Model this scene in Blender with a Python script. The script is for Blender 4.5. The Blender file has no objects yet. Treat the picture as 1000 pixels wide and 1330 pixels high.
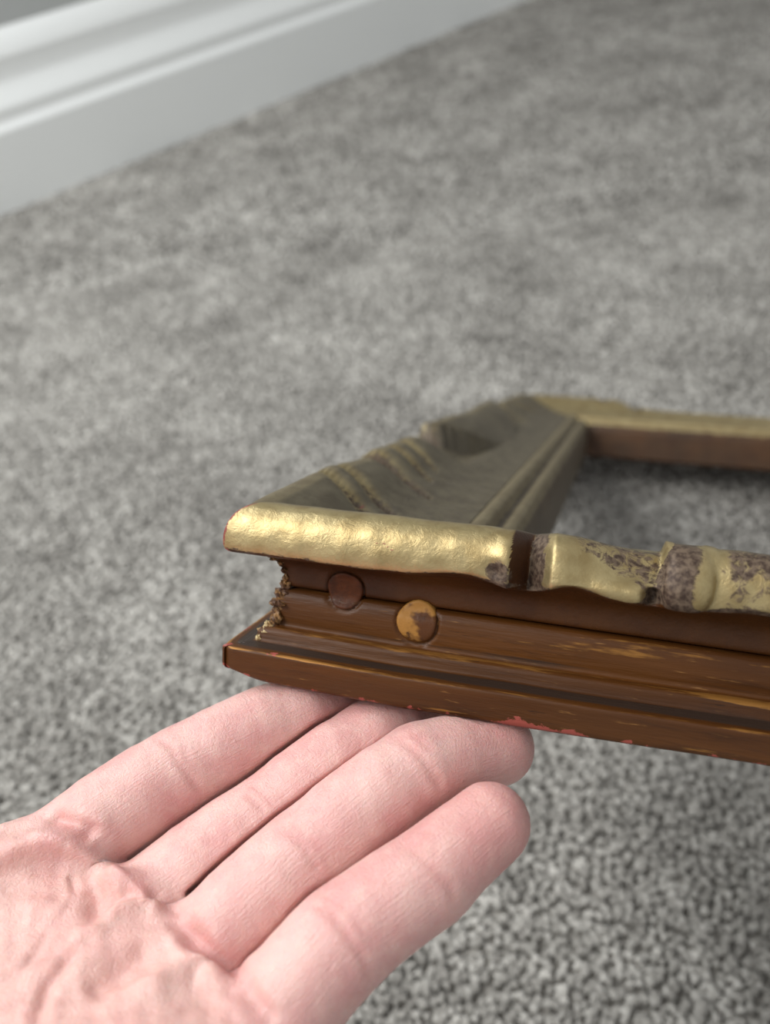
import bpy, bmesh, math, random
import numpy as np
from mathutils import Matrix, Vector

random.seed(4)
rng = np.random.default_rng(4)
SC = bpy.context.scene
COL = SC.collection

# ------------------------------------------------------------------ camera, light, exposure
cam_data = bpy.data.cameras.new('camera')
cam_data.sensor_fit = 'VERTICAL'
cam_data.sensor_height = 36.0
cam_data.sensor_width = 27.07
cam_data.lens = 1050.0 / 1330.0 * 36.0
cam_data.clip_start = 0.01
cam_data.clip_end = 50
camera = bpy.data.objects.new('camera', cam_data)
COL.objects.link(camera)
camera.matrix_world = Matrix(((0.99019932, 0.13966140, 0.0, 0.0),
                              (-0.09748926, 0.69119887, -0.71605863, 0.0),
                              (-0.10000575, 0.70904077, 0.69804014, 0.42),
                              (0, 0, 0, 1)))
cam_data.dof.use_dof = True
cam_data.dof.focus_distance = 0.166
cam_data.dof.aperture_fstop = 11.0
SC.camera = camera

world = bpy.data.worlds.new('world')
SC.world = world
world.use_nodes = True
bg = world.node_tree.nodes['Background']
bg.inputs[0].default_value = (0.97, 0.985, 1.0, 1)
bg.inputs[1].default_value = 0.56

def area(name, loc, target, sx, sy, power, color):
    l = bpy.data.lights.new(name, 'AREA')
    l.shape = 'RECTANGLE'; l.size = sx; l.size_y = sy; l.energy = power; l.color = color
    o = bpy.data.objects.new(name, l); COL.objects.link(o)
    o.location = loc
    o.rotation_euler = (Vector(target) - Vector(loc)).to_track_quat('-Z', 'Y').to_euler()
    return o
area('window_light', (-1.12, 0.14, 1.62), (0.1, 0.4, 0.1), 1.0, 1.0, 33, (1.0, 0.995, 0.985))
area('far_window_light', (-0.60, 0.83, 0.92), (-0.02, 0.08, 0.28), 0.5, 0.45, 8.0, (0.93, 0.97, 1.0))

SC.view_settings.view_transform = 'Standard'
SC.view_settings.look = 'None'
SC.view_settings.exposure = 0.0
SC.view_settings.gamma = 1.0
SC.view_settings.use_curve_mapping = False

# ------------------------------------------------------------------ helpers
def srgb(r, g, b):
    return tuple(((c / 255 / 12.92) if c / 255 <= 0.04045 else ((c / 255 + 0.055) / 1.055) ** 2.4) for c in (r, g, b)) + (1.0,)

def mesh_obj(name, verts, faces, mat, parent=None, smooth=True, attrs=None):
    me = bpy.data.meshes.new(name)
    if isinstance(verts, np.ndarray):
        verts = verts.astype(float)
    if isinstance(faces, np.ndarray):
        k = faces.shape[1]
        me.vertices.add(len(verts)); me.vertices.foreach_set('co', np.ascontiguousarray(verts, dtype=np.float32).ravel())
        me.loops.add(faces.size); me.loops.foreach_set('vertex_index', faces.astype(np.int32).ravel())
        me.polygons.add(len(faces)); me.polygons.foreach_set('loop_start', np.arange(0, faces.size, k, dtype=np.int32))
        me.polygons.foreach_set('loop_total', np.full(len(faces), k, np.int32))
        me.update(calc_edges=True)
    else:
        me.from_pydata([tuple(v) for v in verts], [], faces)
    me.polygons.foreach_set('use_smooth', np.full(len(me.polygons), smooth))
    for an, data in (attrs or {}).items():
        a = me.attributes.new(an, 'FLOAT_COLOR', 'POINT')
        d = np.ones((len(me.vertices), 4), np.float32); d[:, :data.shape[1]] = data
        a.data.foreach_set('color', d.ravel())
    me.materials.append(mat)
    me.update()
    o = bpy.data.objects.new(name, me)
    COL.objects.link(o)
    if parent: o.parent = parent
    return o

def tag(o, label=None, cat=None, kind=None, group=None):
    for k, v in (('label', label), ('category', cat), ('kind', kind), ('group', group)):
        if v: o[k] = v
    return o

class Mat:
    """small node-building helper"""
    def __init__(s, name):
        s.m = bpy.data.materials.new(name); s.m.use_nodes = True
        s.t = s.m.node_tree; s.b = s.t.nodes['Principled BSDF']
        s.co = s.n('ShaderNodeTexCoord')
    def n(s, typ, **kw):
        x = s.t.nodes.new(typ)
        for k, v in kw.items(): setattr(x, k, v)
        return x
    def l(s, a, b): s.t.links.new(a, b)
    def put(s, sock, v):
        if hasattr(v, 'node'): s.l(v, sock)
        else: sock.default_value = v
    def attr(s, name):
        a = s.n('ShaderNodeAttribute', attribute_name=name)
        sp = s.n('ShaderNodeSeparateColor'); s.l(a.outputs['Color'], sp.inputs[0])
        return a, sp.outputs
    def vec(s, src, scale):
        m = s.n('ShaderNodeMapping'); s.l(src, m.inputs[0]); m.inputs['Scale'].default_value = scale
        return m.outputs[0]
    def noise(s, scale, detail=4, rough=.55, vec=None, dist=0):
        x = s.n('ShaderNodeTexNoise'); x.inputs['Scale'].default_value = scale
        x.inputs['Detail'].default_value = detail; x.inputs['Roughness'].default_value = rough; x.inputs['Distortion'].default_value = dist
        s.l(vec if vec is not None else s.co.outputs['Object'], x.inputs['Vector'])
        return x.outputs['Fac']
    def ramp(s, v, a, b, lo=0., hi=1.):
        x = s.n('ShaderNodeMapRange', interpolation_type='SMOOTHSTEP'); s.put(x.inputs[0], v)
        for i, q in zip((1, 2, 3, 4), (a, b, lo, hi)): s.put(x.inputs[i], q)
        return x.outputs[0]
    def mix(s, f, a, b, mode='MIX'):
        x = s.n('ShaderNodeMix', data_type='RGBA', blend_type=mode)
        s.put(x.inputs[0], f); s.put(x.inputs[6], a); s.put(x.inputs[7], b)
        return x.outputs[2]
    def math(s, op, a, b=0., c=0.):
        x = s.n('ShaderNodeMath', operation=op); s.put(x.inputs[0], a); s.put(x.inputs[1], b); s.put(x.inputs[2], c)
        return x.outputs[0]
    def bump(s, h, strength, dist, base=None):
        x = s.n('ShaderNodeBump'); x.inputs['Strength'].default_value = strength; x.inputs['Distance'].default_value = dist
        s.put(x.inputs['Height'], h)
        if base is not None: s.l(base, x.inputs['Normal'])
        return x.outputs[0]
    def set(s, **kw):
        for k, v in kw.items(): s.put(s.b.inputs[k.replace('_', ' ')], v)
        return s.m

# ------------------------------------------------------------------ materials
def mat_paint():
    m = Mat('satin_white_paint')
    c = m.mix(m.noise(2.5, 3), srgb(234, 237, 235), srgb(240, 242, 240))
    return m.set(Base_Color=c, Roughness=.42)

def mat_wall():
    m = Mat('pale_wall_paint')
    return m.set(Base_Color=m.mix(m.noise(3), srgb(176, 179, 177), srgb(182, 185, 183)), Roughness=.8, Normal=m.bump(m.noise(180, 3), .15, .001))

def mat_carpet(name, pile):
    m = Mat(name)
    big = m.noise(10, 5, .6); mid = m.noise(48, 4, .6); fine = m.noise(210, 3, .6)
    v = m.math('ADD', m.math('MULTIPLY', m.math('SUBTRACT', big, .5), .85), m.math('MULTIPLY', m.math('SUBTRACT', mid, .5), .52))
    v = m.math('ADD', v, m.math('MULTIPLY', m.math('SUBTRACT', fine, .5), .35))
    v = m.math('ADD', v, .5)
    if pile:
        a, s = m.attr('tuft'); v = m.math('ADD', v, m.math('MULTIPLY', m.math('SUBTRACT', s[0], .5), .36))
        v = m.math('ADD', v, 0)
    r = m.n('ShaderNodeValToRGB'); m.l(v, r.inputs[0])
    cr = r.color_ramp
    cr.elements[0].position = .08; cr.elements[0].color = srgb(100, 97, 92)
    cr.elements[1].position = .92; cr.elements[1].color = srgb(202, 199, 192)
    e = cr.elements.new(.5); e.color = srgb(152, 149, 143)
    return m.set(Base_Color=r.outputs[0], Roughness=.95, Specular_IOR_Level=.15)

def mat_gilt():
    """worn gilding over brown lacquer; zones: R gold, G dark patina, B red bole"""
    m = Mat('worn_gilding')
    a, z = m.attr('zones')
    long = m.vec(m.co.outputs['Object'], (1, 1, 1))
    n1 = m.noise(150, 6, .65); n2 = m.noise(900, 4, .6); n3 = m.noise(45, 4, .6); n4 = m.noise(420, 5, .7, dist=.6)
    lac = m.mix(m.ramp(n3, .3, .7), srgb(54, 29, 11), srgb(76, 44, 17))  # darker than the base lacquer: shade under the lip painted into the neck
    lac = m.mix(m.ramp(n1, .52, .75, 0, .7), lac, srgb(58, 33, 20))
    gold = m.mix(m.ramp(n1, .3, .72), srgb(182, 165, 122), srgb(156, 136, 94))
    gold = m.mix(m.ramp(n4, .55, .75, 0, .35), gold, srgb(128, 110, 76))
    dark = m.mix(m.ramp(n2, .35, .65), srgb(60, 46, 38), srgb(106, 90, 75))
    # gold rubs through along the lacquer
    rub = m.math('ADD', z[0], m.math('MULTIPLY', m.math('SUBTRACT', n4, .5), .9))
    gf = m.ramp(rub, .38, .56)
    c = m.mix(gf, lac, gold)
    dv = m.math('ADD', z[1], m.math('MULTIPLY', m.math('SUBTRACT', n4, .5), 1.1))
    df = m.ramp(dv, .42, .60)
    c = m.mix(df, c, dark)
    rv = m.math('ADD', z[2], m.math('MULTIPLY', m.math('SUBTRACT', n1, .5), 1.6))
    rf = m.ramp(rv, .55, .68)
    c = m.mix(rf, c, srgb(140, 74, 66))
    dull = m.n('ShaderNodeAttribute', attribute_name='patina')
    ps = m.n('ShaderNodeSeparateColor'); m.l(dull.outputs['Color'], ps.inputs[0]); pt = ps.outputs[0]
    c = m.mix(pt, c, m.mix(m.ramp(n1, .35, .7), srgb(94, 88, 74), srgb(76, 70, 60)))
    met = m.math('MULTIPLY', m.math('MULTIPLY', gf, m.math('SUBTRACT', 1., m.math('MULTIPLY', df, .75))), m.math('MULTIPLY', m.math('SUBTRACT', 1., rf), .8))
    met = m.math('MULTIPLY', met, m.math('SUBTRACT', 1., m.math('MULTIPLY', pt, .6)))
    rough = m.math('ADD', m.math('MULTIPLY', n4, .22), m.math('MULTIPLY_ADD', df, .12, .32))
    rough = m.math('ADD', rough, m.math('MULTIPLY', pt, .12))
    h = m.math('ADD', m.math('MULTIPLY', n4, .5), m.math('MULTIPLY', n1, .6))
    nb = m.bump(h, .5, .0007)
    return m.set(Base_Color=c, Metallic=met, Roughness=rough, Specular_IOR_Level=.28, Normal=nb)

def mat_lacquer():
    """brown lacquer with rubbed gold streaks along the grain (local x of each rail); zones: R gold rub, G dark, B red"""
    m = Mat('brown_lacquer')
    a, z = m.attr('zones')
    st = m.vec(m.co.outputs['Object'], (.10, 1, 1))
    n1 = m.noise(320, 5, .65, st); n2 = m.noise(60, 4, .6, st); n3 = m.noise(260, 5, .7); n5 = m.noise(1100, 3, .6, st)
    c = m.mix(m.ramp(n2, .3, .7), srgb(64, 35, 11), srgb(92, 54, 18))
    c = m.mix(m.ramp(n1, .5, .72, 0, .6), c, srgb(40, 21, 10))
    gf = m.ramp(m.math('ADD', z[0], m.math('MULTIPLY', m.math('SUBTRACT', n1, .5), 1.9)), .58, .78)
    c = m.mix(m.math('MULTIPLY', gf, .75), c, srgb(160, 112, 54))
    c = m.mix(m.ramp(n5, .64, .74, 0, .55), c, srgb(150, 108, 60))
    c = m.mix(m.ramp(n5, .36, .27, 0, .6), c, srgb(30, 18, 10))
    df = m.ramp(m.math('ADD', z[1], m.math('MULTIPLY', m.math('SUBTRACT', n1, .5), .7)), .40, .65)
    c = m.mix(df, c, srgb(52, 40, 33))
    rf = m.ramp(m.math('ADD', z[2], m.math('MULTIPLY', m.math('SUBTRACT', n3, .5), 1.7)), .56, .66)
    c = m.mix(rf, c, srgb(146, 72, 62))
    h = m.math('ADD', m.math('MULTIPLY', n1, .6), m.math('MULTIPLY', n5, .3))
    return m.set(Base_Color=c, Roughness=m.math('MULTIPLY_ADD', n1, .25, .32), Metallic=m.math('MULTIPLY', gf, .4),
                 Specular_IOR_Level=.26, Normal=m.bump(h, .6, .0007))

def mat_plug(gold):
    m = Mat('plug_gold' if gold else 'plug_brown')
    n = m.noise(330, 5, .65); n2 = m.noise(140, 3, .6)
    if gold:
        c = m.mix(m.ramp(n2, .46, .56), srgb(158, 112, 54), srgb(84, 50, 26)); c = m.mix(m.ramp(n, .55, .7), c, srgb(70, 42, 24))
    else:
        c = m.mix(m.ramp(n, .35, .7), srgb(84, 44, 20), srgb(58, 30, 15))
    return m.set(Base_Color=c, Roughness=.5, Specular_IOR_Level=.2, Normal=m.bump(n, .4, .0006))

def mat_crust():
    m = Mat('broken_crust'); n = m.noise(420, 4, .65)
    return m.set(Base_Color=m.mix(m.ramp(n, .4, .62), srgb(72, 44, 24), srgb(134, 98, 54)), Roughness=.6)

def mat_chip():
    m = Mat('bare_plaster')
    return m.set(Base_Color=m.mix(m.ramp(m.noise(500, 4), .4, .65), srgb(214, 196, 150), srgb(138, 104, 62)), Roughness=.8)

def mat_skin():
    m = Mat('skin')
    a, t = m.attr('tint')                       # R redness, G palm(0)..finger(1), B paleness
    u = m.n('ShaderNodeAttribute', attribute_name='skin_uv')
    blot = m.noise(95, 4, .6); mott = m.noise(330, 3, .6)
    c = m.mix(m.ramp(blot, .3, .72), srgb(224, 181, 173), srgb(213, 157, 152))
    c = m.mix(m.ramp(mott, .45, .75, 0, .35), c, srgb(230, 196, 184))
    c = m.mix(m.math('MULTIPLY', t[0], .75), c, srgb(198, 122, 117))
    c = m.mix(m.math('MULTIPLY', t[2], .5), c, srgb(230, 188, 173))
    # fine ridges run along the fingers, finer cross lines
    v1 = m.vec(u.outputs['Vector'], (.22, 2.2, 2.2)); v2 = m.vec(u.outputs['Vector'], (2.4, .5, .5)); v3 = m.vec(m.co.outputs['Object'], (1000, 1000, 1000))
    r1 = m.noise(1.0, 4, .62, v1); r2 = m.noise(1.0, 3, .6, v2); r3 = m.noise(1.9, 4, .65, v3); r4 = m.noise(.55, 5, .7, v3, dist=1.2)
    vo = m.n('ShaderNodeTexVoronoi', feature='DISTANCE_TO_EDGE'); vo.inputs['Scale'].default_value = 1.1
    m.l(v3, vo.inputs['Vector'])
    cell = m.ramp(vo.outputs['Distance'], 0, .12)
    hf = m.math('ADD', m.math('MULTIPLY', r1, .45), m.math('MULTIPLY', r2, .22))
    hp = m.math('MULTIPLY', r4, .6)
    hm = m.n('ShaderNodeMix', data_type='FLOAT'); m.put(hm.inputs[0], t[1]); m.put(hm.inputs[2], hp); m.put(hm.inputs[3], hf)
    h = m.math('ADD', hm.outputs[0], m.math('ADD', m.math('MULTIPLY', r3, .28), m.math('MULTIPLY', cell, .07)))
    nb = m.bump(h, .8, .0006)
    m.b.inputs['Subsurface Radius'].default_value = (1.0, .35, .2)
    return m.set(Base_Color=c, Roughness=m.math('MULTIPLY_ADD', r3, .2, .24), Specular_IOR_Level=.55, Subsurface_Weight=.35,
                 Subsurface_Scale=.002, Normal=nb)

def mat_nail():
    m = Mat('fingernail')
    return m.set(Base_Color=srgb(232, 186, 176), Roughness=.25)

# ------------------------------------------------------------------ the room: floor, wall, skirting
P0 = np.array([-0.44897, 1.07997]); P1 = np.array([0.42087, 1.78673])      # floor line of the skirting face
wd = (P1 - P0) / np.linalg.norm(P1 - P0)
wn = np.array([wd[1], -wd[0]])                                             # into the room
M_PAINT, M_WALL = mat_paint(), mat_wall()

def sweep_wall(name, prof, mat, t0, t1):
    """prof: (out from the wall line, height) pairs swept along the wall"""
    V, Fc = [], []
    n = len(prof)
    for t in (t0, t1):
        for d, z in prof:
            p = P0 + wd * t + wn * d
            V.append((p[0], p[1], z))
    for i in range(n):
        j = (i + 1) % n
        Fc.append((i, j, n + j, n + i))
    Fc.append(tuple(range(n - 1, -1, -1))); Fc.append(tuple(range(n, 2 * n)))
    o = mesh_obj(name, V, Fc, mat, smooth=False)
    bm = bmesh.new(); bm.from_mesh(o.data); bmesh.ops.recalc_face_normals(bm, faces=bm.faces); bm.to_mesh(o.data); bm.free()
    return o

skirt = [(-.022, 0), (0, 0), (0, .0935), (-.0008, .0965), (-.0020, .0990), (-.0032, .1015), (-.0041, .1045), (-.0044, .110), (-.0042, .1165),
         (-.0048, .1195), (-.0065, .1245), (-.0090, .1315), (-.0115, .1390), (-.0128, .1440), (-.0133, .1500), (-.0134, .160), (-.0130, .1690),
         (-.0138, .1735), (-.0158, .1810), (-.0185, .1890), (-.0210, .1950), (-.022, .198)]
bb = tag(sweep_wall('baseboard_back', skirt, M_PAINT, -2.2, 3.0), kind='structure')
wl = tag(sweep_wall('wall_back', [(-.14, 0), (-.022, 0), (-.022, 2.4), (-.14, 2.4)], M_WALL, -2.2, 3.0), kind='structure')

fl = [(-2.2, -1.4, 0), (2.8, -1.4, 0), (2.8, 3.6, 0), (-2.2, 3.6, 0)]
bmf = bmesh.new()
vs = [bmf.verts.new(v) for v in fl] + [bmf.verts.new((v[0], v[1], -.03)) for v in fl]
for q in ((0, 1, 2, 3), (7, 6, 5, 4), (0, 4, 5, 1), (1, 5, 6, 2), (2, 6, 7, 3), (3, 7, 4, 0)): bmf.faces.new([vs[i] for i in q])
me = bpy.data.meshes.new('floor'); bmf.to_mesh(me); bmf.free(); me.materials.append(mat_carpet('carpet_backing', False))
floor = bpy.data.objects.new('floor', me); COL.objects.link(floor); tag(floor, kind='structure')

def carpet_pile():
    bands = []
    for y0, y1, sp in ((-.02, .85, .0037), (.85, 2.35, .0056)):    # finer where it lies nearer
        X, Y = np.meshgrid(np.arange(-.62, 1.25, sp), np.arange(y0, y1, sp))
        P = np.stack([X.ravel(), Y.ravel()], 1) + rng.uniform(-.5, .5, (X.size, 2)) * sp
        side = (P - P0) @ wn
        keep = (side > .002) & (P[:, 0] > -.32 - .34 * np.clip(P[:, 1], 0, 9)) & (P[:, 0] < .36 + .45 * np.clip(P[:, 1], 0, 9))
        bands.append(np.column_stack([P[keep], np.full(keep.sum(), sp)]))
    B = np.concatenate(bands); P, sp = B[:, :2], B[:, 2]
    N = len(P); k = 3
    ang = rng.uniform(0, 6.28, N)[:, None] + np.arange(k)[None] * 2 * math.pi / k
    r0 = (rng.uniform(.72, 1.0, N) * sp)[:, None]; h = rng.uniform(.0036, .0052, N)
    lean = rng.normal(0, .0010, (N, 2))
    V = np.zeros((N, 2 * k + 1, 3))
    V[:, :k, 0] = P[:, :1] + r0 * np.cos(ang); V[:, :k, 1] = P[:, 1:] + r0 * np.sin(ang); V[:, :k, 2] = -.0005
    V[:, k:2*k, 0] = P[:, :1] + lean[:, :1] * .6 + r0 * np.cos(ang + .5); V[:, k:2*k, 1] = P[:, 1:] + lean[:, 1:] * .6 + r0 * np.sin(ang + .5)
    V[:, k:2*k, 2] = (h * .84)[:, None]
    V[:, 2*k, 0] = P[:, 0] + lean[:, 0]; V[:, 2*k, 1] = P[:, 1] + lean[:, 1]; V[:, 2*k, 2] = h
    T = []
    for i in range(k):
        j = (i + 1) % k
        T += [(i, j, k + j), (i, k + j, k + i), (k + i, k + j, 2 * k)]
    T = np.array(T)
    Fc = (np.arange(N)[:, None, None] * (2 * k + 1) + T[None]).reshape(-1, 3)
    tint = np.repeat(rng.random(N)[:, None], 2 * k + 1, 1).reshape(-1, 1) * np.ones((1, 3))
    o = mesh_obj('carpet_pile', V.reshape(-1, 3), Fc, mat_carpet('grey_carpet', True), attrs={'tuft': tint})
    return tag(o, 'mottled grey cut pile of the fitted carpet covering the floor', 'carpet', kind='stuff')
carpet_pile()
# ------------------------------------------------------------------ the picture frame
LX, LY = 400.0, 493.0                                   # outer size in mm
frame = bpy.data.objects.new('picture_frame', None); COL.objects.link(frame)
frame.empty_display_size = .05
frame.matrix_world = Matrix(((0.93366615, 0.30782179, 0.18306628, -0.04132774),
                             (-0.35765414, 0.77463802, 0.52155485, 0.10729996),
                             (0.01873585, -0.55243252, 0.83334703, 0.27212558),
                             (0, 0, 0, 1)))
tag(frame, 'old carved wooden picture frame with worn gilding, one corner lifted on the fingertips', 'picture frame')
M_GILT, M_LAC, M_PLUG0, M_PLUG1, M_CHIP = mat_gilt(), mat_lacquer(), mat_plug(False), mat_plug(True), mat_chip()

def catmull(pts, step):
    """dense polyline through the profile points; a repeated point keeps a sharp corner"""
    out = [np.array(pts[0], float)]
    for a, b in zip(pts[:-1], pts[1:]):
        a, b = np.array(a, float), np.array(b, float)
        n = max(1, int(np.linalg.norm(b - a) / step))
        for i in range(1, n + 1): out.append(a + (b - a) * i / n)
    return np.array(out)

def smooth_open(p, it):
    p = p.copy()
    for _ in range(it): p[1:-1] = p[1:-1] * .5 + (p[:-2] + p[2:]) * .25
    return p

BASE = catmull([(54, 1), (56.5, .6), (2, .0), (.7, .1), (.1, .7), (0, 1.6), (0, 6.5), (.15, 6.9), (.6, 7.1), (3.2, 7.2), (5.5, 7.4),
                (5.9, 8.6), (6.15, 9.6), (6.6, 10.2), (7.4, 10.4), (8.7, 10.3), (9.1, 11.0), (8.9, 12.4), (8.8, 14), (8.9, 15.8), (9.3, 17.4),
                (10.0, 18.5), (10.7, 18.8), (15, 18.85)], .45)
TOP = catmull([(15, 19.1), (11.2, 19.1), (10.5, 19.4), (10.4, 21.2), (10.2, 23.2), (9.4, 25.0), (7.4, 26.6), (4.6, 27.6), (2.2, 28.1), (1.0, 28.5),
               (.35, 29.4), (.2, 31), (.35, 33), (.9, 35), (1.9, 36.9), (3.6, 38.3), (6.0, 39.0), (9, 38.8), (13, 37.2), (20, 33.4), (28, 30), (36, 27.9), (43, 26.9)], .5)
TOP = smooth_open(TOP, 3)
SIGHT = smooth_open(catmull([(43, 20), (43, 27.1), (44.2, 28.0), (46, 28.5), (47.8, 28.0), (48.8, 26.4), (49.6, 25.0), (50.6, 24.9), (51.6, 25.8), (53, 26.1),
                             (54.6, 25.4), (56.2, 23), (57.2, 19), (57.4, 12), (57.4, 1.5), (54, 1.0)], .4), 2)

def sst(a, b, x):
    t = np.clip((x - a) / (b - a), 0, 1); return t * t * (3 - 2 * t)
def gs(x, c, w): return np.exp(-((x - c) / w) ** 2)
def capsule(s, d, a, b, w, depth):
    P = np.stack([s, d], -1).reshape(-1, 2); a, b = np.array(a, float), np.array(b, float); ba = b - a
    t = np.clip(((P - a) @ ba) / (ba @ ba), 0, 1)
    q = np.linalg.norm(P - a - t[:, None] * ba, axis=1)
    return (depth * np.exp(-(q / (w * (1 - .55 * np.abs(2 * t - 1) ** 2))) ** 2)).reshape(s.shape)
def vnoise(x, y, seed):
    """cheap smooth noise from summed sines"""
    r = np.random.default_rng(seed); o = 0
    for k in range(7):
        a, b, p = r.normal(0, 1), r.normal(0, 1), r.uniform(0, 6.28)
        o = o + np.sin(a * x + b * y + p) / 2.6
    return o / 1.6

def carve_near(s, d, z):
    """the carving of the long rail facing the viewer: notch, scooped hump, knob, long lobe (mirrored from both corners)"""
    lip = sst(27.2, 29.2, z) * (1 - sst(13, 26, d))
    up = sst(29, 36, z)
    inn = np.zeros_like(s); dz = np.zeros_like(s)
    # straight corner lobe, slightly bulged
    inn += lip * (-.5 * gs(s, 30, 22))
    # V notch at 65, steep on the corner side
    v = np.where(s < 65.0, np.clip(1 - (65.0 - s) / 3.4, 0, 1), np.clip(1 - (s - 65.0) / 4.8, 0, 1))
    inn += lip * 6.2 * v * (1 - .35 * sst(5, 12, d)); dz += -2.0 * v * sst(33, 38, z) * (1 - sst(8, 22, d))
    inn += lip * (-.8 * gs(s, 60.5, 2.2) - .7 * gs(s, 71, 3.0))
    # worn pit left of the notch
    inn += 1.0 * gs(s, 59.2, 1.9) * gs(z, 31.5, 2.0) * lip
    # hump: scooped facet falling towards the second notch
    f = sst(70, 88.5, s) * (s < 90.2)
    inn += lip * f * (5.2 * sst(29.8, 37, z)) ; dz += -3.2 * f * sst(30, 38, z) * (1 - sst(10, 26, d))
    # hole under the second notch
    hole = gs(s, 88.8, 1.5) * (s < 90.6) * sst(27.4, 29, z) * (1 - sst(30.5, 33, z))
    inn += lip * 4.5 * hole
    # knob, then the long lobe
    kn = sst(89.6, 90.8, s) * (1 - sst(95.5, 100, s))
    ball = np.sqrt(np.clip(1 - ((s - 94.2) / 5.0) ** 2 - ((z - 33.6) / 6.4) ** 2, 0, 1))
    inn += lip * (-2.9 * ball); dz += .8 * np.sqrt(np.clip(1 - ((s - 94.5) / 5.0) ** 2, 0, 1)) * sst(34, 38, z) * (1 - sst(8, 20, d))
    inn += lip * 1.6 * gs(s, 89.8, 1.1) * sst(34, 39, z)
    dz += .3 * sst(96, 104, s) * sst(30, 38, z) * (1 - sst(8, 20, d))
    # underside line of the lip wanders
    low = gs(z, 28.6, 1.6) * (1 - sst(6, 12, d))
    dz += low * (1.1 * gs(s, 52, 8) - .9 * gs(s, 65, 4) + 1.7 * gs(s, 74, 5) - .3 * gs(s, 86, 5) + 1.0 * sst(96, 108, s))
    # far along: repeat soft lobes
    for c in (128, 160): inn += lip * 3.2 * np.clip(1 - np.abs(s - c) / 4, 0, 1)
    inn += lip * .16 * vnoise(s * .33, z * .3 + d * .25, 3); dz += lip * .14 * vnoise(s * .22, d * .25, 5)
    pat = np.clip(1.25 * np.clip(v * 1.3, 0, 1) * lip * (s > 65) + 1.15 * gs(s, 59.6, 2.6) * gs(z, 31.6, 2.8) * lip + .54 * sst(-1, 2, z - 38 + (s - 73) * .53) * (s > 70) * (s < 90) * lip + .9 * hole + 1.0 * sst(0, .3, ball) * (1 - sst(93.2, 98.2, s + 1.3 * vnoise(z * .9, s * .4, 91))) * lip, 0, 1)
    pat = np.maximum(pat, (.5 + .16 * sst(33, 37, z)) * sst(97, 103, s) * lip)
    return inn, dz, pat

def carve_side(s, d, z):
    """the carving of the short rail: leaf lobe with two flutes, a scroll with three flutes, a curl, then a long lobe"""
    w = (1 - sst(13, 27, d)); up = sst(30, 37, z) * w; lip = sst(27.2, 29.2, z) * w
    inn = np.zeros_like(s); dz = np.zeros_like(s)
    dz += up * (1.8 * gs(s, 48, 26) - 1.5 * gs(s, 86, 3.5))
    lobe2 = sst(87, 90, s) * (1 - sst(136, 146, s)); dz += up * 1.6 * lobe2
    e3 = 170 + (d - 6) ** 2 / 9.0                                    # rounded end of the long lobe
    l3 = sst(0, 1.6, s - e3)
    w3 = sst(28, 33, z + .35 * d) * (1 - sst(15, 30, d))
    dz += w3 * (-6.0 * sst(138, 152, s) * (1 - l3) + 3.8 * l3 * (1 - .4 * sst(205, 260, s)))
    inn += lip * (2.2 * sst(138, 148, s) * (1 - l3) - 1.6 * gs(s, 176, 8))
    g = 0
    for a, b, wd_, dp in (((61, 2), (42, 28), 1.7, 2.3), ((48, 2), (31, 26), 1.7, 2.3), ((92, 3), (76, 27), 2.2, 2.4),
                          ((110, 3), (95, 23), 2.0, 2.0), ((128, 3), (111, 21), 2.0, 2.0)):
        g = g + capsule(s, d, a, b, wd_, dp) * sst(29, 34, z + d * .25)
    dz -= g
    rr = np.abs(s - e3); dz -= 0.9 * gs(s - e3, 9, 2.0) * w3
    inn += lip * .2 * vnoise(s * .25, z * .3 + d * .2, 8); dz += lip * .2 * vnoise(s * .2, d * .2, 9)
    carve_side.flutes = np.clip(g / 1.4, 0, 1)
    pat = np.clip(g * .25 + .9 * gs(s - e3, 0, 2.5) * w3 * (d < 18) + .35 * gs(s, 88, 4) * lip, 0, 1)
    return inn, dz, pat

def patina(s, d, z, side, kind, pat):
    """dulled bronze of the flat faces, the handled outer lips stay bright"""
    if kind == 'base': return np.zeros_like(s)
    if kind == 'sight': return np.full_like(s, .75 if side != 1 else .2)
    p = .92 * sst(4.5, 10, d) * sst(30, 33, z + .4 * d)
    if side in (2, 3): p = np.maximum(p, .75 * sst(34, 37, z))
    if side == 1: p = p * .15
    return p * (1 - .9 * carve_side.flutes) if side in (2, 3) and kind == 'top' else p

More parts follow.
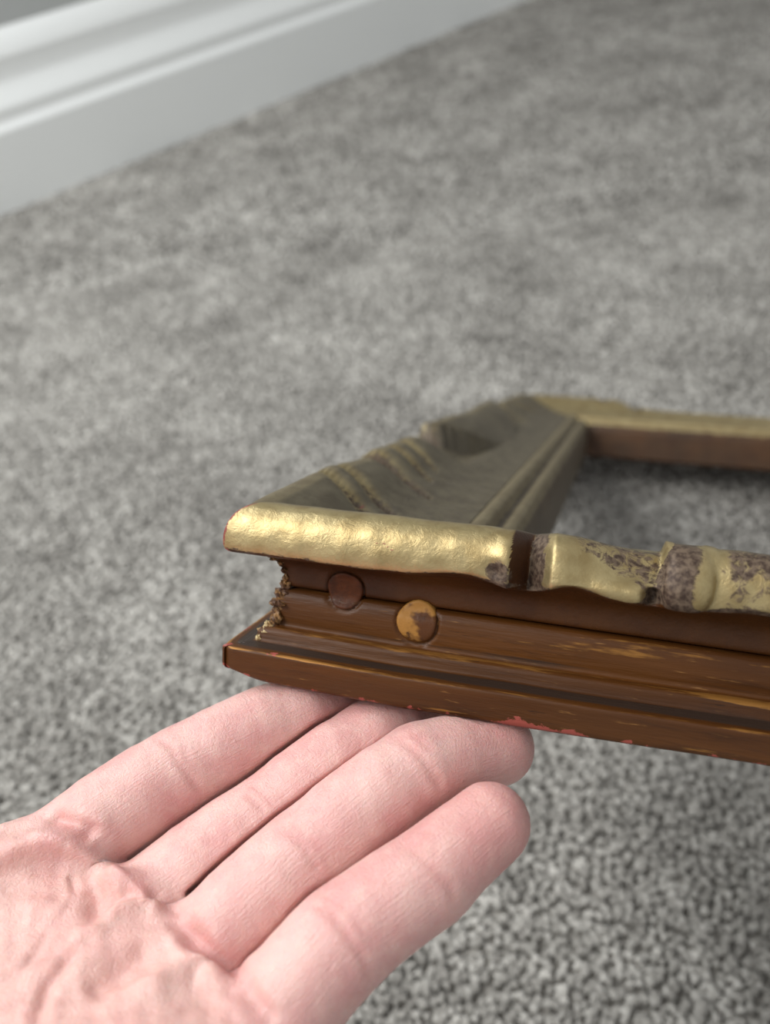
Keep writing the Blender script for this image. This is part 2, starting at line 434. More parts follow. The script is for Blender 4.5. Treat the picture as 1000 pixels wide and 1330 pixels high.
def rail_part(name, prof, L, kind, side, parent, mat, zone_fn, fine):
    """sweep a profile (distance inwards, height) along one side with mitred ends; side 0 near, 1 far, 2 left, 3 right"""
    if fine: st = np.unique(np.concatenate([np.linspace(0, 4, 17), np.linspace(4, 112, 300) if side == 0 else np.linspace(4, 210, 330), np.linspace(112 if side == 0 else 210, L - 4, 90), np.linspace(L - 4, L, 5)]))
    else: st = np.linspace(0, L, 110)
    t = st / L
    d0, z0 = prof[:, 0][None, :], prof[:, 1][None, :]
    S = d0 + t[:, None] * (L - 2 * d0) if False else np.clip(st[:, None], d0, L - d0)
    # spread stations so that the mitre keeps distinct columns
    S = d0 + (st[:, None] / L) * (L - 2 * d0)
    Dm = np.broadcast_to(d0, S.shape).copy(); Z = np.broadcast_to(z0, S.shape).copy()
    sm = np.minimum(S, L - S)
    inn = np.zeros_like(S); dz = np.zeros_like(S); pat = np.zeros_like(S)
    if kind == 'top':
        inn, dz, pat = (carve_near if side in (0, 1) else carve_side)(sm, Dm, Z)
        if side == 1: dz = dz - 6.5 * sst(78, 96, sm) * sst(29, 37, Z) * (1 - sst(14, 30, Dm))
        fade = sst(0, 9, sm - Dm * .9)
        inn, dz = inn * fade, dz * fade
    if kind == 'base':
        dz += .10 * vnoise(S * .11, Z * .4, 20 + side) * (Z > .5); inn += .12 * vnoise(S * .16, Z * .5 + Dm * .2, 30 + side) * (Dm < 14)
        inn += .8 * gs(sm - Dm, 0, 1.6) * (Dm < 3); dz += 1.7 * gs(sm - Dm, 0, 6) * np.clip(1 - Z / 6, 0, 1)                                   # bruised outer corner
    if kind == 'sight': dz += .12 * vnoise(S * .13, Dm * .4, 40 + side)
    if side == 0:                                        # the old near rail is slightly warped
        low = np.interp(S, [0, 40, 75, 110, 200, L], [0, -.6, -.1, .7, .5, 0]); midl = np.interp(S, [0, 40, 110, 200, L], [0, -.3, -.7, -.4, 0])
        k = np.clip(Z / 19., 0, 1); dz += (low * (1 - k) + midl * k) * (1 - sst(19, 30, Z))
    Dn = Dm + inn; Zn = Z + dz
    if side == 0:                                        # hairline joint round the two dowel plugs
        for cx, cz, r in ((25.0, 20.4, 4.1), (41.9, 15.8, 4.4)):
            Dn = Dn + .75 * gs(np.hypot(S - cx, Z - cz) - r, .15, .3) * (Dm < 12)
    zones = zone_fn(sm, Dm, Z, pat, side)
    Sx = S
    if side == 0: X, Y = Sx, Dn
    elif side == 1: X, Y = L - Sx, LY - Dn
    elif side == 2: X, Y = Dn, L - Sx
    else: X, Y = LX - Dn, Sx
    V = np.stack([X, Y, Zn], -1)
    n, m = S.shape
    I = np.arange(n * m).reshape(n, m)
    Fc = np.stack([I[:-1, :-1], I[:-1, 1:], I[1:, 1:], I[1:, :-1]], -1).reshape(-1, 4)
    # local axes: x along the rail so the grain follows it
    V = V.reshape(-1, 3) / 1000
    o = mesh_obj(name, V, Fc, mat, parent, attrs={'zones': zones.reshape(-1, 3), 'patina': np.repeat(patina(sm, Dm, Zn, side, kind, pat).reshape(-1, 1), 3, 1)})
    bm = bmesh.new(); bm.from_mesh(o.data)
    # close the mitred ends and the back so that each piece is solid
    loops = [list(I[0]), list(I[-1])]
    bm.verts.ensure_lookup_table()
    for q in range(n - 1):
        try: bm.faces.new([bm.verts[int(I[q, -1])], bm.verts[int(I[q, 0])], bm.verts[int(I[q + 1, 0])], bm.verts[int(I[q + 1, -1])]])
        except ValueError: pass
    bmesh.ops.recalc_face_normals(bm, faces=bm.faces)
    bm.to_mesh(o.data); bm.free()
    if side in (2, 3):                                   # turn the mesh space so local x follows the rail
        o.data.transform(Matrix.Rotation(math.radians(-90), 4, 'Z'))
        if kind == 'base': o.rotation_euler = (0, 0, math.radians(90))
    return o

def zone_base(s, d, z, pat, side):
    gold = .32 + .27 * gs(z, 10.3, .5) * (d < 8.6) + .42 * gs(z, 7.0, .35) * (d < 1.0) + .20 * gs(z, 17, 1.5) * (z > 14) + 0 * s
    gold = gold + .12 * gs(s, 95, 25) * (z > 14)
    dark = .85 * gs(d, 3.6, 2.4) * gs(z, 7.3, .9) + .45 * gs(z, 11.3, .9) + .15 * gs(z, 12.6, 1.2)
    red = .12 + .42 * gs(z, .6, .8) * (d < 2) + .36 * gs(z, 7.0, .5) * (d < 1.4) * gs(s, 10, 16) + .45 * gs(s - d, 0, 1.6) * (d < 2)
    red = red + .5 * gs(s, 66, 4) * (z < 3) * (d < 2) + .55 * gs(s, 77, 3.2) * gs(z, 1.6, 1.6) * (d < 2)
    return np.stack([gold, dark, red], -1)

def zone_top(s, d, z, pat, side):
    edge = 28.9 + .45 * vnoise(s * .5, s * .13, 77)
    gold = sst(edge - .35, edge + .5, z) * (d < 12) + (d >= 12) * 1.0 * (z > 25)
    gold = gold * .82 + .12
    if side in (0, 1): gold = gold * (1 - .95 * (s > 61.7) * (s < 65.1) * (z > 28) * (d < 11))  # corner-side plane of the notch browned to paint in its shadow
    gold = gold + .16 * gs(z, 19.6, .4) * (d < 13)
    dark = pat * .95 + .38 * sst(12, 26, d) + .50 * gs(z, edge + .1, .6) * (d < 6)
    if side in (2, 3): dark = dark * .95 + .1
    if side == 1: dark = dark * .45
    red = .04 + .62 * gs(s - d, 0, 1.1) * (d < 6) + .25 * gs(s, 37, 4.5) * gs(z, 34.0 + .5 * np.sin(s * 1.1) - .12 * (s - 37), .35) * 2.6
    return np.stack([gold, dark, np.broadcast_to(red, s.shape)], -1)

def zone_sight(s, d, z, pat, side):
    gold = .80 - .55 * sst(54.5, 57, d) + 0 * s
    dark = .46 * gs(d, 50, .9) + .25 + .0 * s
    red = .04 + 0 * s
    return np.stack([gold, dark * (1 - sst(54, 57, d)), red], -1)

RAILS = []
for side, L in ((0, LX), (2, LY), (1, LX), (3, LY)):
    fine = side in (0, 2)
    b = rail_part('rail', BASE, L, 'base', side, frame, M_LAC, zone_base, fine)
    top = rail_part('carved_moulding', TOP, L, 'top', side, b, M_GILT, zone_top, fine)
    sig = rail_part('sight_edge', SIGHT, L, 'sight', side, b, M_GILT, zone_sight, fine)
    RAILS.append(b)
tag(RAILS[0].children[0], 'gilded carved upper moulding')

_pz = np.concatenate([BASE[BASE[:, 1] > 10.9][:, 1], TOP[(TOP[:, 1] > 19.4) & (TOP[:, 0] < 12) & (TOP[:, 1] < 28)][:, 1]])
_pd = np.concatenate([BASE[BASE[:, 1] > 10.9][:, 0], TOP[(TOP[:, 1] > 19.4) & (TOP[:, 0] < 12) & (TOP[:, 1] < 28)][:, 0]])
_zz = np.linspace(10, 27, 80)
_o = np.argsort(_pz); _prof = np.array([np.average(np.minimum(_pd, 10.6), weights=np.exp(-((_pz - q) / 1.1) ** 2)) for q in _zz])
def plug(cx, cz, r, proud, mat, label):
    """round dowel end set in the outer side of the near rail, worn almost flush with the moulding"""
    V, Fc = [], []
    n = 40
    rings = [(1.0, 5.0), (1.0, .25), (.955, .0), (.85, -.05), (.7, -.06), (.5, -.05), (.3, -.05), (.1, -.05)]
    for k, (q_, dd) in enumerate(rings):
        for i in range(n):
            a = 2 * math.pi * i / n
            q = r * q_ * (1 + .02 * math.sin(3 * a + cx) + .012 * math.sin(5 * a))
            z = cz + q * math.sin(a)
            V.append((cx + q * math.cos(a), float(np.interp(z, _zz, _prof)) - proud + dd + .04 * math.sin(4 * a + 2 * k), z))
    for k in range(len(rings) - 1):
        for i in range(n):
            j = (i + 1) % n
            Fc.append((k * n + i, k * n + j, (k + 1) * n + j, (k + 1) * n + i))
    Fc.append(tuple(range((len(rings) - 1) * n, len(rings) * n))); Fc.append(tuple(range(n - 1, -1, -1)))
    o = mesh_obj('wooden_plug', np.array(V) / 1000, Fc, mat, RAILS[0])
    bm = bmesh.new(); bm.from_mesh(o.data); bmesh.ops.recalc_face_normals(bm, faces=bm.faces); bm.to_mesh(o.data); bm.free()
    return tag(o, label)
plug(25.0, 20.4, 4.1, .30, M_PLUG0, 'brown round plug')
plug(41.9, 15.8, 4.4, .35, M_PLUG1, 'worn golden round plug')

def chip(x, y, z, r, seed, mat=None):
    """small crumb of broken gesso along the corner joint"""
    bm = bmesh.new(); bmesh.ops.create_icosphere(bm, subdivisions=3, radius=1)
    g = np.random.default_rng(seed); ph = g.uniform(0, 6, 6); sc = g.uniform(.65, 1.3, 3)
    for v in bm.verts:
        k = 1 + .2 * math.sin(9 * v.co.x + 7 * v.co.z + ph[3]) + .22 * math.sin(3 * v.co.x + ph[0]) + .2 * math.sin(4 * v.co.y + ph[1]) + .15 * math.sin(5 * v.co.z + ph[2])
        v.co = Vector((v.co.x * sc[0], v.co.y * sc[1], v.co.z * sc[2])) * k * r
        v.co += Vector((x, y, z)); v.co /= 1000
    me = bpy.data.meshes.new('plaster_chip'); bm.to_mesh(me); bm.free(); me.materials.append(mat or M_CHIP)
    o = bpy.data.objects.new('plaster_chip', me); COL.objects.link(o); o.parent = RAILS[0]
    return o
M_CRUST = mat_crust()
for i, (d, z, r) in enumerate(((5.9, 7.9, .95), (6.6, 9.3, 1.0), (7.5, 10.6, 1.0), (8.8, 12.2, 1.2), (8.9, 13.8, 1.15), (9.2, 15.6, 1.5), (9.6, 17.4, 1.4),
                               (10.3, 19.6, 1.1), (10.3, 21.4, 1.0), (10.2, 23.2, 1.0), (9.6, 24.9, .9), (8.2, 26.2, .7))):
    chip(d + .45, d + .35, z, r, 50 + i, M_CHIP if z < 11 else M_CRUST)
tag(RAILS[0].children[-1], 'brown crumb of broken plaster')
PALM_N = np.array([-0.1588, 0.1649, 0.9734])
FINGERS = {   # joint centres (mm) and radii: knuckle, base crease, middle joint, end joint, tip
    'index': (np.array([[-85.6, 69.2, 262.8], [-71.8, 77.0, 262.6], [-50.7, 90.0, 263.0], [-25.6, 101.8, 260.3], [-9.6, 114.1, 252.5]]), np.array([10.4, 9.9, 9.7, 8.8, 6.6])),
    'middle': (np.array([[-66.3, 56.9, 260.3], [-52.5, 64.7, 260.1], [-32.3, 76.9, 260.4], [-10.0, 91.7, 260.5], [5.8, 106.3, 253.8]]), np.array([10.4, 9.9, 9.8, 9.1, 6.8])),
    'ring': (np.array([[-55.7, 45.6, 264.4], [-41.9, 53.4, 264.2], [-23.4, 66.3, 267.4], [-0.3, 80.3, 268.9], [16.6, 85.6, 262.8]]), np.array([9.66, 9.2, 9.0, 8.5, 7.0])),
    'little': (np.array([[-43.0, 31.9, 269.0], [-29.1, 39.7, 268.8], [-17.7, 49.0, 271.9], [-1.4, 57.3, 272.5], [11.4, 65.5, 272.3]]), np.array([9.03, 8.6, 8.3, 7.7, 6.6])),
    'thumb': (np.array([[-139.0, 34.0, 281.2], [-146.4, 56.8, 274.2], [-150.0, 76.1, 262.8], [-146.1, 91.2, 252.7]]), np.array([14.0, 11.5, 10.2, 7.5])),
}
PALM = [(np.array(a), np.array(b), ra, rb) for a, b, ra, rb in (
    ([-84.0, 70.1, 262.7], [-135.9, 31.2, 280.7], 10.5, 14),
    ([-81.0, 72.3, 264.5], [-88.9, 68.7, 267.6], 7.6, 7.6),
    ([-64.7, 57.8, 260.1], [-125.3, 24.5, 279.2], 10.5, 14),
    ([-61.7, 60.0, 261.9], [-69.6, 56.4, 265.0], 7.6, 7.6),
    ([-54.1, 46.5, 264.3], [-119.4, 18.2, 281.5], 10.5, 14),
    ([-51.1, 48.7, 266.0], [-58.9, 45.1, 269.2], 7.6, 7.6),
    ([-41.4, 32.8, 268.9], [-112.4, 10.7, 284.0], 10.5, 14),
    ([-38.4, 35.0, 270.6], [-46.2, 31.3, 273.8], 7.6, 7.6),
    ([-73.6, 64.6, 262.1], [-87.4, 57.9, 266.4], 9, 10),
    ([-58.7, 52.8, 262.9], [-72.4, 46.1, 267.2], 9, 10),
    ([-47.0, 40.2, 267.3], [-60.7, 33.6, 271.5], 9, 10),
    ([-50.2, 29.0, 273.3], [-106.0, 14.5, 284.6], 11.5, 13),
    ([-107.4, 59.1, 271.3], [-131.2, 34.2, 281.8], 11, 16),
    ([-133.0, 29.7, 280.0], [-247.3, -21.7, 318.4], 17, 22),
    ([-113.5, 12.6, 282.8], [-223.3, -42.6, 321.8], 17, 22),
    ([-123.2, 21.1, 281.4], [-235.3, -32.2, 320.1], 18, 27),
)]
WEBS = [(np.array(a), np.array(b)) for a, b in (([-62.8, 69.9, 259.6], [0.856, 0.517, 0.013]), ([-47.3, 60.8, 261.7], [0.812, 0.566, 0.14]), ([-36.1, 46.6, 265.8], [0.758, 0.619, 0.206]))]
# skin creases (negative) and ridges (positive): points (mm), height, width, redness
CREASES = [
    ([[-74.6,79.3,272.7],[-69.6,76.7,273.4],[-66.0,74.7,272.3],[-64.5,73.3,270.8]], -1.9, 1.7, 0.6),
    ([[-56.9,65.3,270.6],[-53.2,62.3,271.0],[-51.0,60.1,270.6],[-46.6,57.3,272.5],[-43.9,56.0,273.9]], -0.9, 1.3, 0.6),
    ([[-45.3,56.6,273.3],[-41.9,52.4,274.4],[-39.1,49.3,273.3],[-36.3,46.0,273.2],[-33.6,43.3,277.1]], -1.3, 1.5, 0.8),
    ([[-32.9,42.9,277.6],[-30.5,39.8,278.7],[-27.6,36.5,278.0]], -0.6, 1.3, 0.4),
    ([[-84.4,69.9,276.1],[-81.4,71.0,275.2],[-78.4,72.1,274.4],[-73.4,73.5,273.2],[-68.8,73.9,272.5],[-66.7,72.2,271.0],[-63.9,68.8,268.1],[-61.3,66.2,270.0],[-59.2,64.1,271.1]], 2.2, 2.8, 0.0),
    ([[-61.4,62.1,272.1],[-60.7,64.3,271.1],[-58.7,64.9,270.7],[-55.5,63.7,271.0],[-53.1,61.4,271.0],[-52.0,60.1,270.9]], 2.55, 2.4, 0.08),
    ([[-62.7,52.2,276.8],[-60.2,55.8,274.7],[-57.1,58.5,272.8],[-54.3,58.5,272.2],[-51.6,58.7,271.2],[-47.6,56.6,272.8]], 2.1, 2.6, 0.0),
    ([[-51.1,42.0,280.4],[-49.0,42.8,279.5],[-46.9,43.7,278.3],[-43.6,46.6,275.5],[-41.0,46.8,274.4],[-37.7,43.9,275.9],[-35.7,41.9,277.6]], 2.1, 3.0, 0.0),
    ([[-47.7,53.1,274.5],[-43.4,49.5,274.6],[-40.3,46.6,274.1]], 0.3, 2.0, 0.08),
    ([[-74.2,60.3,274.5],[-70.3,60.8,274.0],[-66.1,59.8,273.7]], 0.75, 2.4, 0.0),
    ([[-63.4,65.8,270.5],[-61.5,61.5,272.3],[-60.7,58.1,273.5],[-60.3,54.3,275.6]], -1.5, 1.9, 0.6),
    ([[-68.1,67.7,270.9],[-66.2,62.8,272.4]], -0.45, 0.7, 0.4),
    ([[-64.8,38.9,282.7],[-65.2,42.1,280.5],[-65.2,45.1,279.4],[-63.7,48.4,278.3],[-62.0,51.0,277.3],[-60.7,52.6,276.5]], -0.9, 1.2, 0.4),
    ([[-59.7,59.8,272.7],[-58.1,60.0,272.4],[-55.9,60.7,271.8],[-53.2,60.2,271.3]], -1.35, 1.7, 0.6),
    ([[-59.1,44.3,279.5],[-56.5,45.5,278.8],[-53.6,47.6,277.5],[-50.9,49.9,276.2],[-48.6,51.6,275.2]], -1.5, 2.6, 0.44),
    ([[-49.0,56.5,272.8],[-46.0,54.4,274.0],[-43.2,51.7,274.4],[-40.5,48.4,273.8],[-38.0,45.0,274.7]], -1.2, 1.3, 0.64),
    ([[-82.7,68.6,275.8],[-79.6,68.7,274.9],[-76.4,68.8,273.8],[-72.4,68.0,272.4],[-68.6,67.1,271.2]], -0.75, 2.6, 0.28),
    ([[-80.3,64.0,275.4],[-77.5,64.1,274.5],[-74.6,64.1,273.8],[-69.5,62.3,273.3],[-66.7,62.7,272.6]], -0.38, 1.2, 0.24),
    ([[-70.8,51.3,277.8],[-66.5,51.9,277.2],[-62.7,50.7,277.5]], -0.45, 1.2, 0.24),
    ([[-74.6,48.0,279.2],[-70.6,49.1,278.7],[-68.6,52.1,277.3],[-68.1,56.7,275.3]], -0.38, 1.0, 0.2),
    ([[-69.6,44.4,279.8],[-66.2,45.0,279.4],[-61.9,43.4,280.0]], -0.3, 1.0, 0.16),
    ([[-37.1,42.1,277.4],[-32.7,40.7,278.3],[-29.3,38.0,278.6]], -0.52, 1.2, 0.24),
    ([[-43.1,38.6,281.3],[-39.6,40.0,279.3],[-34.8,39.1,278.8]], -0.38, 1.4, 0.16),
    ([[-54.3,93.8,272.2],[-50.8,90.0,273.5],[-48.0,86.2,272.3],[-46.2,83.4,269.7],[-44.4,82.2,265.5]], -0.25, 0.8, 0.5),
    ([[-49.0,90.6,273.3],[-46.5,87.0,272.1],[-44.8,84.3,269.6]], -0.14, 0.7, 0.4),
    ([[-35.8,79.6,270.4],[-33.5,77.2,271.1],[-31.2,74.7,270.8]], -0.22, 0.8, 0.5),
    ([[-34.6,81.3,269.9],[-31.7,78.0,271.0],[-29.0,75.1,270.3]], -0.14, 0.7, 0.4),
    ([[-27.3,68.6,276.3],[-25.2,66.6,277.1],[-22.9,64.0,276.9],[-20.9,61.0,275.2],[-18.9,56.7,277.5]], -0.19, 0.8, 0.5),
    ([[-25.9,69.7,276.3],[-23.2,66.8,277.2],[-20.6,63.6,276.4],[-18.3,60.6,273.6]], -0.14, 0.7, 0.4),
    ([[-21.6,53.4,279.2],[-18.6,50.7,281.1],[-16.2,48.0,281.3],[-14.2,44.8,279.6],[-12.8,41.9,275.2]], -0.22, 0.8, 0.5),
    ([[-19.4,54.6,279.4],[-16.6,52.0,281.2],[-14.2,49.2,281.4],[-12.0,45.7,279.4]], -0.11, 0.7, 0.4),
    ([[-3.8,82.6,277.3],[-1.2,79.7,278.1],[0.9,76.9,277.4],[2.7,74.0,274.8],[3.6,72.7,272.3]], -0.25, 0.9, 0.5),
    ([[-2.5,83.7,277.2],[0.4,81.0,278.0],[3.0,78.3,277.2]], -0.14, 0.7, 0.4),
    ([[-5.6,60.3,280.2],[-2.9,58.3,281.3],[-0.4,55.8,281.1],[1.7,53.0,279.3],[2.9,50.7,275.5]], -0.19, 0.9, 0.5),
    ([[-4.3,61.2,280.0],[-1.5,59.2,281.1],[0.9,57.1,281.1]], -0.11, 0.7, 0.3),
]
# soft swellings: centre, height, radius, redness
SWELLS = [
    ([-70.7, 69.3, 271.9], 0.8, 9, 0),
    ([-56.3, 60.7, 271.8], 0.6, 6, 0.1),
    ([-41.1, 47.5, 274.2], 0.5, 6, 0),
    ([-29.2, 44.0, 279.1], 0.3, 10, 0),
]
# ---- hand: a signed distance field (mm) of joined tapering limbs, meshed by surface nets ----
def seg_dist(P, a, b):
    ba = b - a
    t = np.clip(((P - a) @ ba) / max(ba @ ba, 1e-9), 0, 1)
    return t, np.linalg.norm(P - a - t[:, None] * ba, axis=1)
def cone(P, a, b, ra, rb):
    t, d = seg_dist(P, a, b)
    return d - (ra + t * (rb - ra))
def smin(a, b, k):
    h = np.maximum(k - np.abs(a - b), 0) / k
    return np.minimum(a, b) - h * h * k * .25
def perp(n, f):
    v = n - f * (n @ f)
    return v / np.linalg.norm(v)
def finger_sdf(P, name):
    J, R = FINGERS[name]
    c = (J[0] + J[-1]) / 2
    far = np.linalg.norm(P - c, axis=1) - np.linalg.norm(J - c, axis=1).max() - 14
    near = far < 9
    out = far + 3.0
    if near.any(): out[near] = finger_near(P[near], J, R)
    return out
def finger_near(P, J, R):
    d = None
    for i in range(len(J) - 1):
        a, b = J[i], J[i + 1]
        c = cone(P, a, b, R[i], R[i + 1])
        f = (b - a) / np.linalg.norm(b - a)
        nf = perp(PALM_N, f)
        if i >= 1:                                     # soft pad on the palm side of every phalanx
            last = i == len(J) - 2
            r = (R[i] + R[i + 1]) / 2
            q0 = a + (b - a) * (.32 if not last else .38) + nf * r * (.24 if i > 1 else .28)
            q1 = a + (b - a) * (.68 if not last else .95) + nf * r * (.24 if not last else .12)
            c = smin(c, cone(P, q0, q1, r * .82, r * .82), 5.0)
        d = c if d is None else smin(d, c, 2.6)
    return d
def palm_sdf(P):
    d = None
    for a, b, ra, rb in PALM:
        c = cone(P, a, b, ra, rb)
        d = c if d is None else smin(d, c, 7.0)
    return d
def hand_sdf(P):
    p = palm_sdf(P)
    F = [finger_sdf(P, n) for n in ('index', 'middle', 'ring', 'little')]
    for i in range(3):                                     # neighbours press together: the farther one yields, a thin gap stays
        web, f = WEBS[i]
        t = np.clip(((P - web) @ f + .5) / 3.0, 0, 1)
        F[i] = -smin(-F[i], F[i + 1] - (-2.5 + 3.45 * t), .6)
    d = None
    for f in F:
        f = smin(f, p, 4.0)
        d = f if d is None else smin(d, f, .1)
    return smin(d, finger_sdf(P, 'thumb'), 8.0)
def surface_nets(fn, lo, hi, h):
    n = np.ceil((hi - lo) / h).astype(int) + 1
    n = ((n + 3) // 4) * 4 + 1
    ax = [lo[i] + h * np.arange(n[i]) for i in range(3)]
    cg = np.stack(np.meshgrid(*[a[::4] for a in ax], indexing='ij'), -1)
    cf = fn(cg.reshape(-1, 3)).reshape(cg.shape[:3])
    near = np.abs(cf) < 4 * h * 2.2
    V = np.repeat(np.repeat(np.repeat(cf, 4, 0), 4, 1), 4, 2)[:n[0], :n[1], :n[2]].astype(np.float32)
    m = np.zeros(n, bool)
    nb = near.copy()
    for a in range(3):
        for s in (1, -1):
            nb |= np.roll(near, s, a)
    m = np.repeat(np.repeat(np.repeat(nb, 4, 0), 4, 1), 4, 2)[:n[0], :n[1], :n[2]]
    idx = np.argwhere(m)
    P = lo + idx * h
    for k in range(0, len(P), 200000):
        i = idx[k:k + 200000]
        V[i[:, 0], i[:, 1], i[:, 2]] = fn(P[k:k + 200000])
    S = V < 0
    c = [S[:-1, :-1, :-1], S[1:, :-1, :-1], S[:-1, 1:, :-1], S[1:, 1:, :-1], S[:-1, :-1, 1:], S[1:, :-1, 1:], S[:-1, 1:, 1:], S[1:, 1:, 1:]]
    cnt = sum(x.astype(np.int8) for x in c)
    cells = np.argwhere((cnt > 0) & (cnt < 8))
    ids = -np.ones(np.array(n) - 1, int)
    ids[cells[:, 0], cells[:, 1], cells[:, 2]] = np.arange(len(cells))
    off = [(0,0,0),(1,0,0),(0,1,0),(1,1,0),(0,0,1),(1,0,1),(0,1,1),(1,1,1)]
    acc = np.zeros((len(cells), 3)); w = np.zeros(len(cells))
    cv = [V[cells[:, 0] + o[0], cells[:, 1] + o[1], cells[:, 2] + o[2]] for o in off]
    for i in range(8):
        for j in range(i + 1, 8):
            if sum(abs(off[i][k] - off[j][k]) for k in range(3)) != 1: continue
            x = (cv[i] < 0) != (cv[j] < 0)
            t = np.where(x, cv[i] / np.where(x, cv[i] - cv[j], 1), 0)
            acc += np.where(x[:, None], np.array(off[i]) + t[:, None] * (np.array(off[j]) - np.array(off[i])), 0)
            w += x
    verts = lo + (cells + acc / w[:, None]) * h
    quads = []
    for a in range(3):
        b, c_ = (a + 1) % 3, (a + 2) % 3
        sl0 = [slice(1, -1)] * 3; sl1 = [slice(1, -1)] * 3
        sl0[a] = slice(0, -1); sl1[a] = slice(1, None)
        A, B = S[tuple(sl0)], S[tuple(sl1)]
        e = np.argwhere(A != B)
        flip = A[e[:, 0], e[:, 1], e[:, 2]]
        e = e + 1; e[:, a] -= 1
        def cid(db, dc):
            q = e.copy(); q[:, b] += db; q[:, c_] += dc
            return ids[q[:, 0], q[:, 1], q[:, 2]]
        q = np.stack([cid(-1, -1), cid(0, -1), cid(0, 0), cid(-1, 0)], 1)
        q[~flip] = q[~flip][:, ::-1]
        quads.append(q)
    return verts, np.concatenate(quads)
def sdf_grad(fn, P, e=.05):
    g = np.stack([fn(P + e * np.eye(3)[k]) - fn(P - e * np.eye(3)[k]) for k in range(3)], 1) / (2 * e)
    L = np.linalg.norm(g, axis=1, keepdims=True)
    return np.where(L > .6, g / np.maximum(L, 1e-6), 0)
def polyline_dist(P, pts):
    L = np.concatenate([[0], np.cumsum(np.linalg.norm(np.diff(pts, axis=0), axis=1))])
    d = np.full(len(P), 1e9); u = np.zeros(len(P))
    for i in range(len(pts) - 1):
        t, q = seg_dist(P, pts[i], pts[i + 1])
        m = q < d
        d[m] = q[m]; u[m] = (L[i] + t[m] * (L[i + 1] - L[i])) / L[-1]
    return d, u
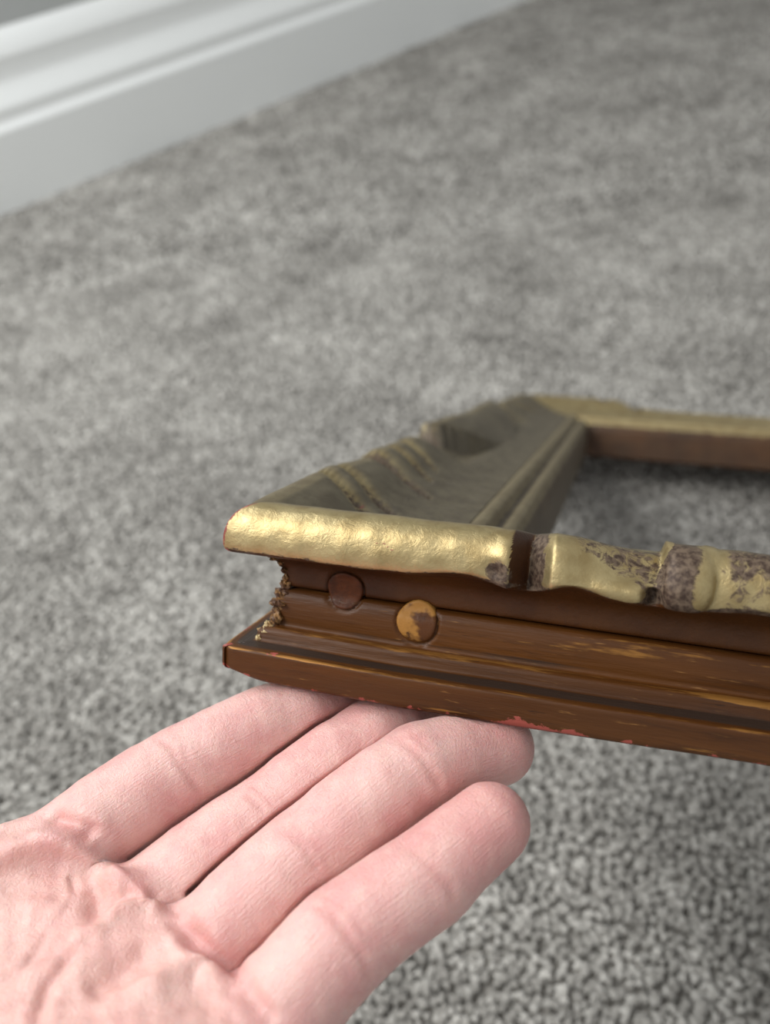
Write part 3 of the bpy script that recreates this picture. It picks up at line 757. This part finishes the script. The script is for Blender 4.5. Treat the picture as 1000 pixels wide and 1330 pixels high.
# ------------------------------------------------------------------ the hand
def build_hand():
    lo = np.min([v[0].min(0) for v in FINGERS.values()] + [np.minimum(a, b) for a, b, _, _ in PALM], axis=0) - 30
    hi = np.max([v[0].max(0) for v in FINGERS.values()] + [np.maximum(a, b) for a, b, _, _ in PALM], axis=0) + 30
    V, Q = surface_nets(hand_sdf, lo, hi, .47)
    for _ in range(2):
        f = hand_sdf(V); V = V - sdf_grad(hand_sdf, V) * np.clip(f, -.6, .6)[:, None] * .9
    N = sdf_grad(hand_sdf, V, .3)
    e = np.concatenate([Q[:, [0, 1]], Q[:, [1, 2]], Q[:, [2, 3]], Q[:, [3, 0]]])
    deg = np.bincount(e[:, 0], minlength=len(V)) + np.bincount(e[:, 1], minlength=len(V))
    def blur(X):
        s = np.zeros_like(X)
        for k in range(X.shape[1]):
            s[:, k] = np.bincount(e[:, 0], X[e[:, 1], k], len(V)) + np.bincount(e[:, 1], X[e[:, 0], k], len(V))
        return s / deg[:, None]
    V = blur(V) * .6 + V * .4                             # relax the sharp valleys between fingers
    N = blur(blur(N)); N /= np.maximum(np.linalg.norm(N, axis=1, keepdims=True), 1e-6)
    red = np.zeros(len(V)); disp = np.zeros(len(V)); pale = np.zeros(len(V))
    facing = sst(-.1, .35, N @ PALM_N)
    for pts, h, w, r in CREASES:
        pts = np.array(pts)
        c = pts.mean(0); R = np.linalg.norm(pts - c, axis=1).max() + 4 * w + 2
        i = np.where((np.linalg.norm(V - c, axis=1) < R) & (facing > 0))[0]
        Vw = V[i] + .3 * np.stack([vnoise(V[i] @ np.array(a_), V[i] @ np.array(b_), sd) for a_, b_, sd in (((.9, .2, .3), (.1, .8, .5), 71), ((.3, .9, .1), (.7, .1, .6), 72), ((.2, .4, .9), (.8, .6, .1), 73))], 1)
        q, u = polyline_dist(Vw, pts)
        tp = .25 + .75 * sst(0, .22, u) * (1 - sst(.78, 1, u))
        disp[i] += facing[i] * tp * (h * np.exp(-(q / w) ** 2) - (.22 * h * np.exp(-((q - 2.1 * w) / (1.1 * w)) ** 2) if h < 0 else 0))
        red[i] = np.maximum(red[i], r * .8 * tp * np.exp(-(q / (w * 1.5)) ** 2))
    for c, h, w, r in SWELLS:
        q = np.linalg.norm(V - np.array(c), axis=1)
        disp += facing * h * np.exp(-(q / w) ** 2)
    # which finger, for the direction of the skin ridges
    best = np.full(len(V), 1e9); uv = np.zeros((len(V), 3)); fin = np.zeros(len(V))
    for k, name in enumerate(FINGERS):
        J, Rr = FINGERS[name]
        run = 0.
        for i in range(1, len(J) - 1):
            a, b = J[i], J[i + 1]
            t, q = seg_dist(V, a, b); q = q - (Rr[i] + t * (Rr[i + 1] - Rr[i]))
            f = (b - a) / np.linalg.norm(b - a); nf = perp(PALM_N, f); sf = np.cross(nf, f)
            m = q < best
            best[m] = q[m]
            rel = V[m] - a
            uv[m] = np.stack([rel @ f + run + 40 * k, rel @ sf + .3 * (rel @ nf), rel @ nf + 13 * k], 1)
            run += np.linalg.norm(b - a)
        tip = np.linalg.norm(V - J[-1], axis=1)
        red = np.maximum(red, .42 * np.exp(-(tip / 11) ** 2))
    fin = 1 - sst(.8, 4.5, best)
    pj = np.array(PALM[0][1] - PALM[0][0]); pj = pj / np.linalg.norm(pj); ps = np.cross(PALM_N, pj)
    # a little irregular relief on the palm
    und = vnoise(V @ pj * .55, V @ ps * .55, 61) * .2 + vnoise(V @ pj * 1.3, V @ ps * .9, 62) * .1
    disp += facing * und * (1 - fin * .75)
    V = V + N * disp[:, None]
    fm = np.array(frame.matrix_world); ax, og = fm[:3, :3], fm[:3, 3] * 1000
    loc = (V - og) @ ax                                   # flesh flattens where it carries the frame
    k = (loc[:, 2] > -.65) & (loc[:, 1] > -.4) & (loc[:, 0] > -.4) & (loc[:, 2] < 12)
    V[k] -= ((loc[k, 2] + .65)[:, None]) * ax[:, 2][None]
    tint = np.stack([np.clip(red, 0, 1), fin, np.clip((1 - fin) * .6, 0, 1)], 1)
    o = mesh_obj('hand', V / 1000, Q, mat_skin(), attrs={'tint': tint})
    a = o.data.attributes.new('skin_uv', 'FLOAT_VECTOR', 'POINT'); a.data.foreach_set('vector', uv.astype(np.float32).ravel())
    return tag(o, 'bare open hand, palm up, its fingertips lifting the corner of the frame', 'hand')
hand = build_hand()

def nail(name):
    J, Rr = FINGERS[name]
    a, b = J[-2], J[-1]; r = Rr[-1]
    f = (b - a) / np.linalg.norm(b - a); nb = -perp(PALM_N, f); sd = np.cross(f, nb)
    V = []
    nu, nv = 9, 9
    for lay in (0, 1):
        for i in range(nu):
            for j in range(nv):
                u = i / (nu - 1); v = j / (nv - 1) * 2 - 1
                ang = v * 1.02; rr = r * (1.06 + .02 * u) + (.1 if lay == 0 else -.7)
                le = -r * .9 + u * r * 1.4 - (abs(v) ** 3) * r * (.22 if u > .5 else -.12)
                V.append(b + f * le + nb * rr * math.cos(ang) * .96 + sd * rr * math.sin(ang) * .92)
    Fc = []
    n2 = nu * nv
    for i in range(nu - 1):
        for j in range(nv - 1):
            q = (i * nv + j, i * nv + j + 1, (i + 1) * nv + j + 1, (i + 1) * nv + j)
            Fc.append(q); Fc.append(tuple(n2 + x for x in q[::-1]))
    ring = [j for j in range(nv)] + [i * nv + nv - 1 for i in range(1, nu)] + [(nu - 1) * nv + j for j in range(nv - 2, -1, -1)] + [i * nv for i in range(nu - 2, 0, -1)]
    for k in range(len(ring)):
        p, q = ring[k], ring[(k + 1) % len(ring)]
        Fc.append((p, n2 + p, n2 + q, q))
    o = mesh_obj('fingernail', np.array(V) / 1000, Fc, M_NAIL, hand)
    bm = bmesh.new(); bm.from_mesh(o.data); bmesh.ops.recalc_face_normals(bm, faces=bm.faces); bm.to_mesh(o.data); bm.free()
M_NAIL = mat_nail()
for nm in FINGERS: nail(nm)
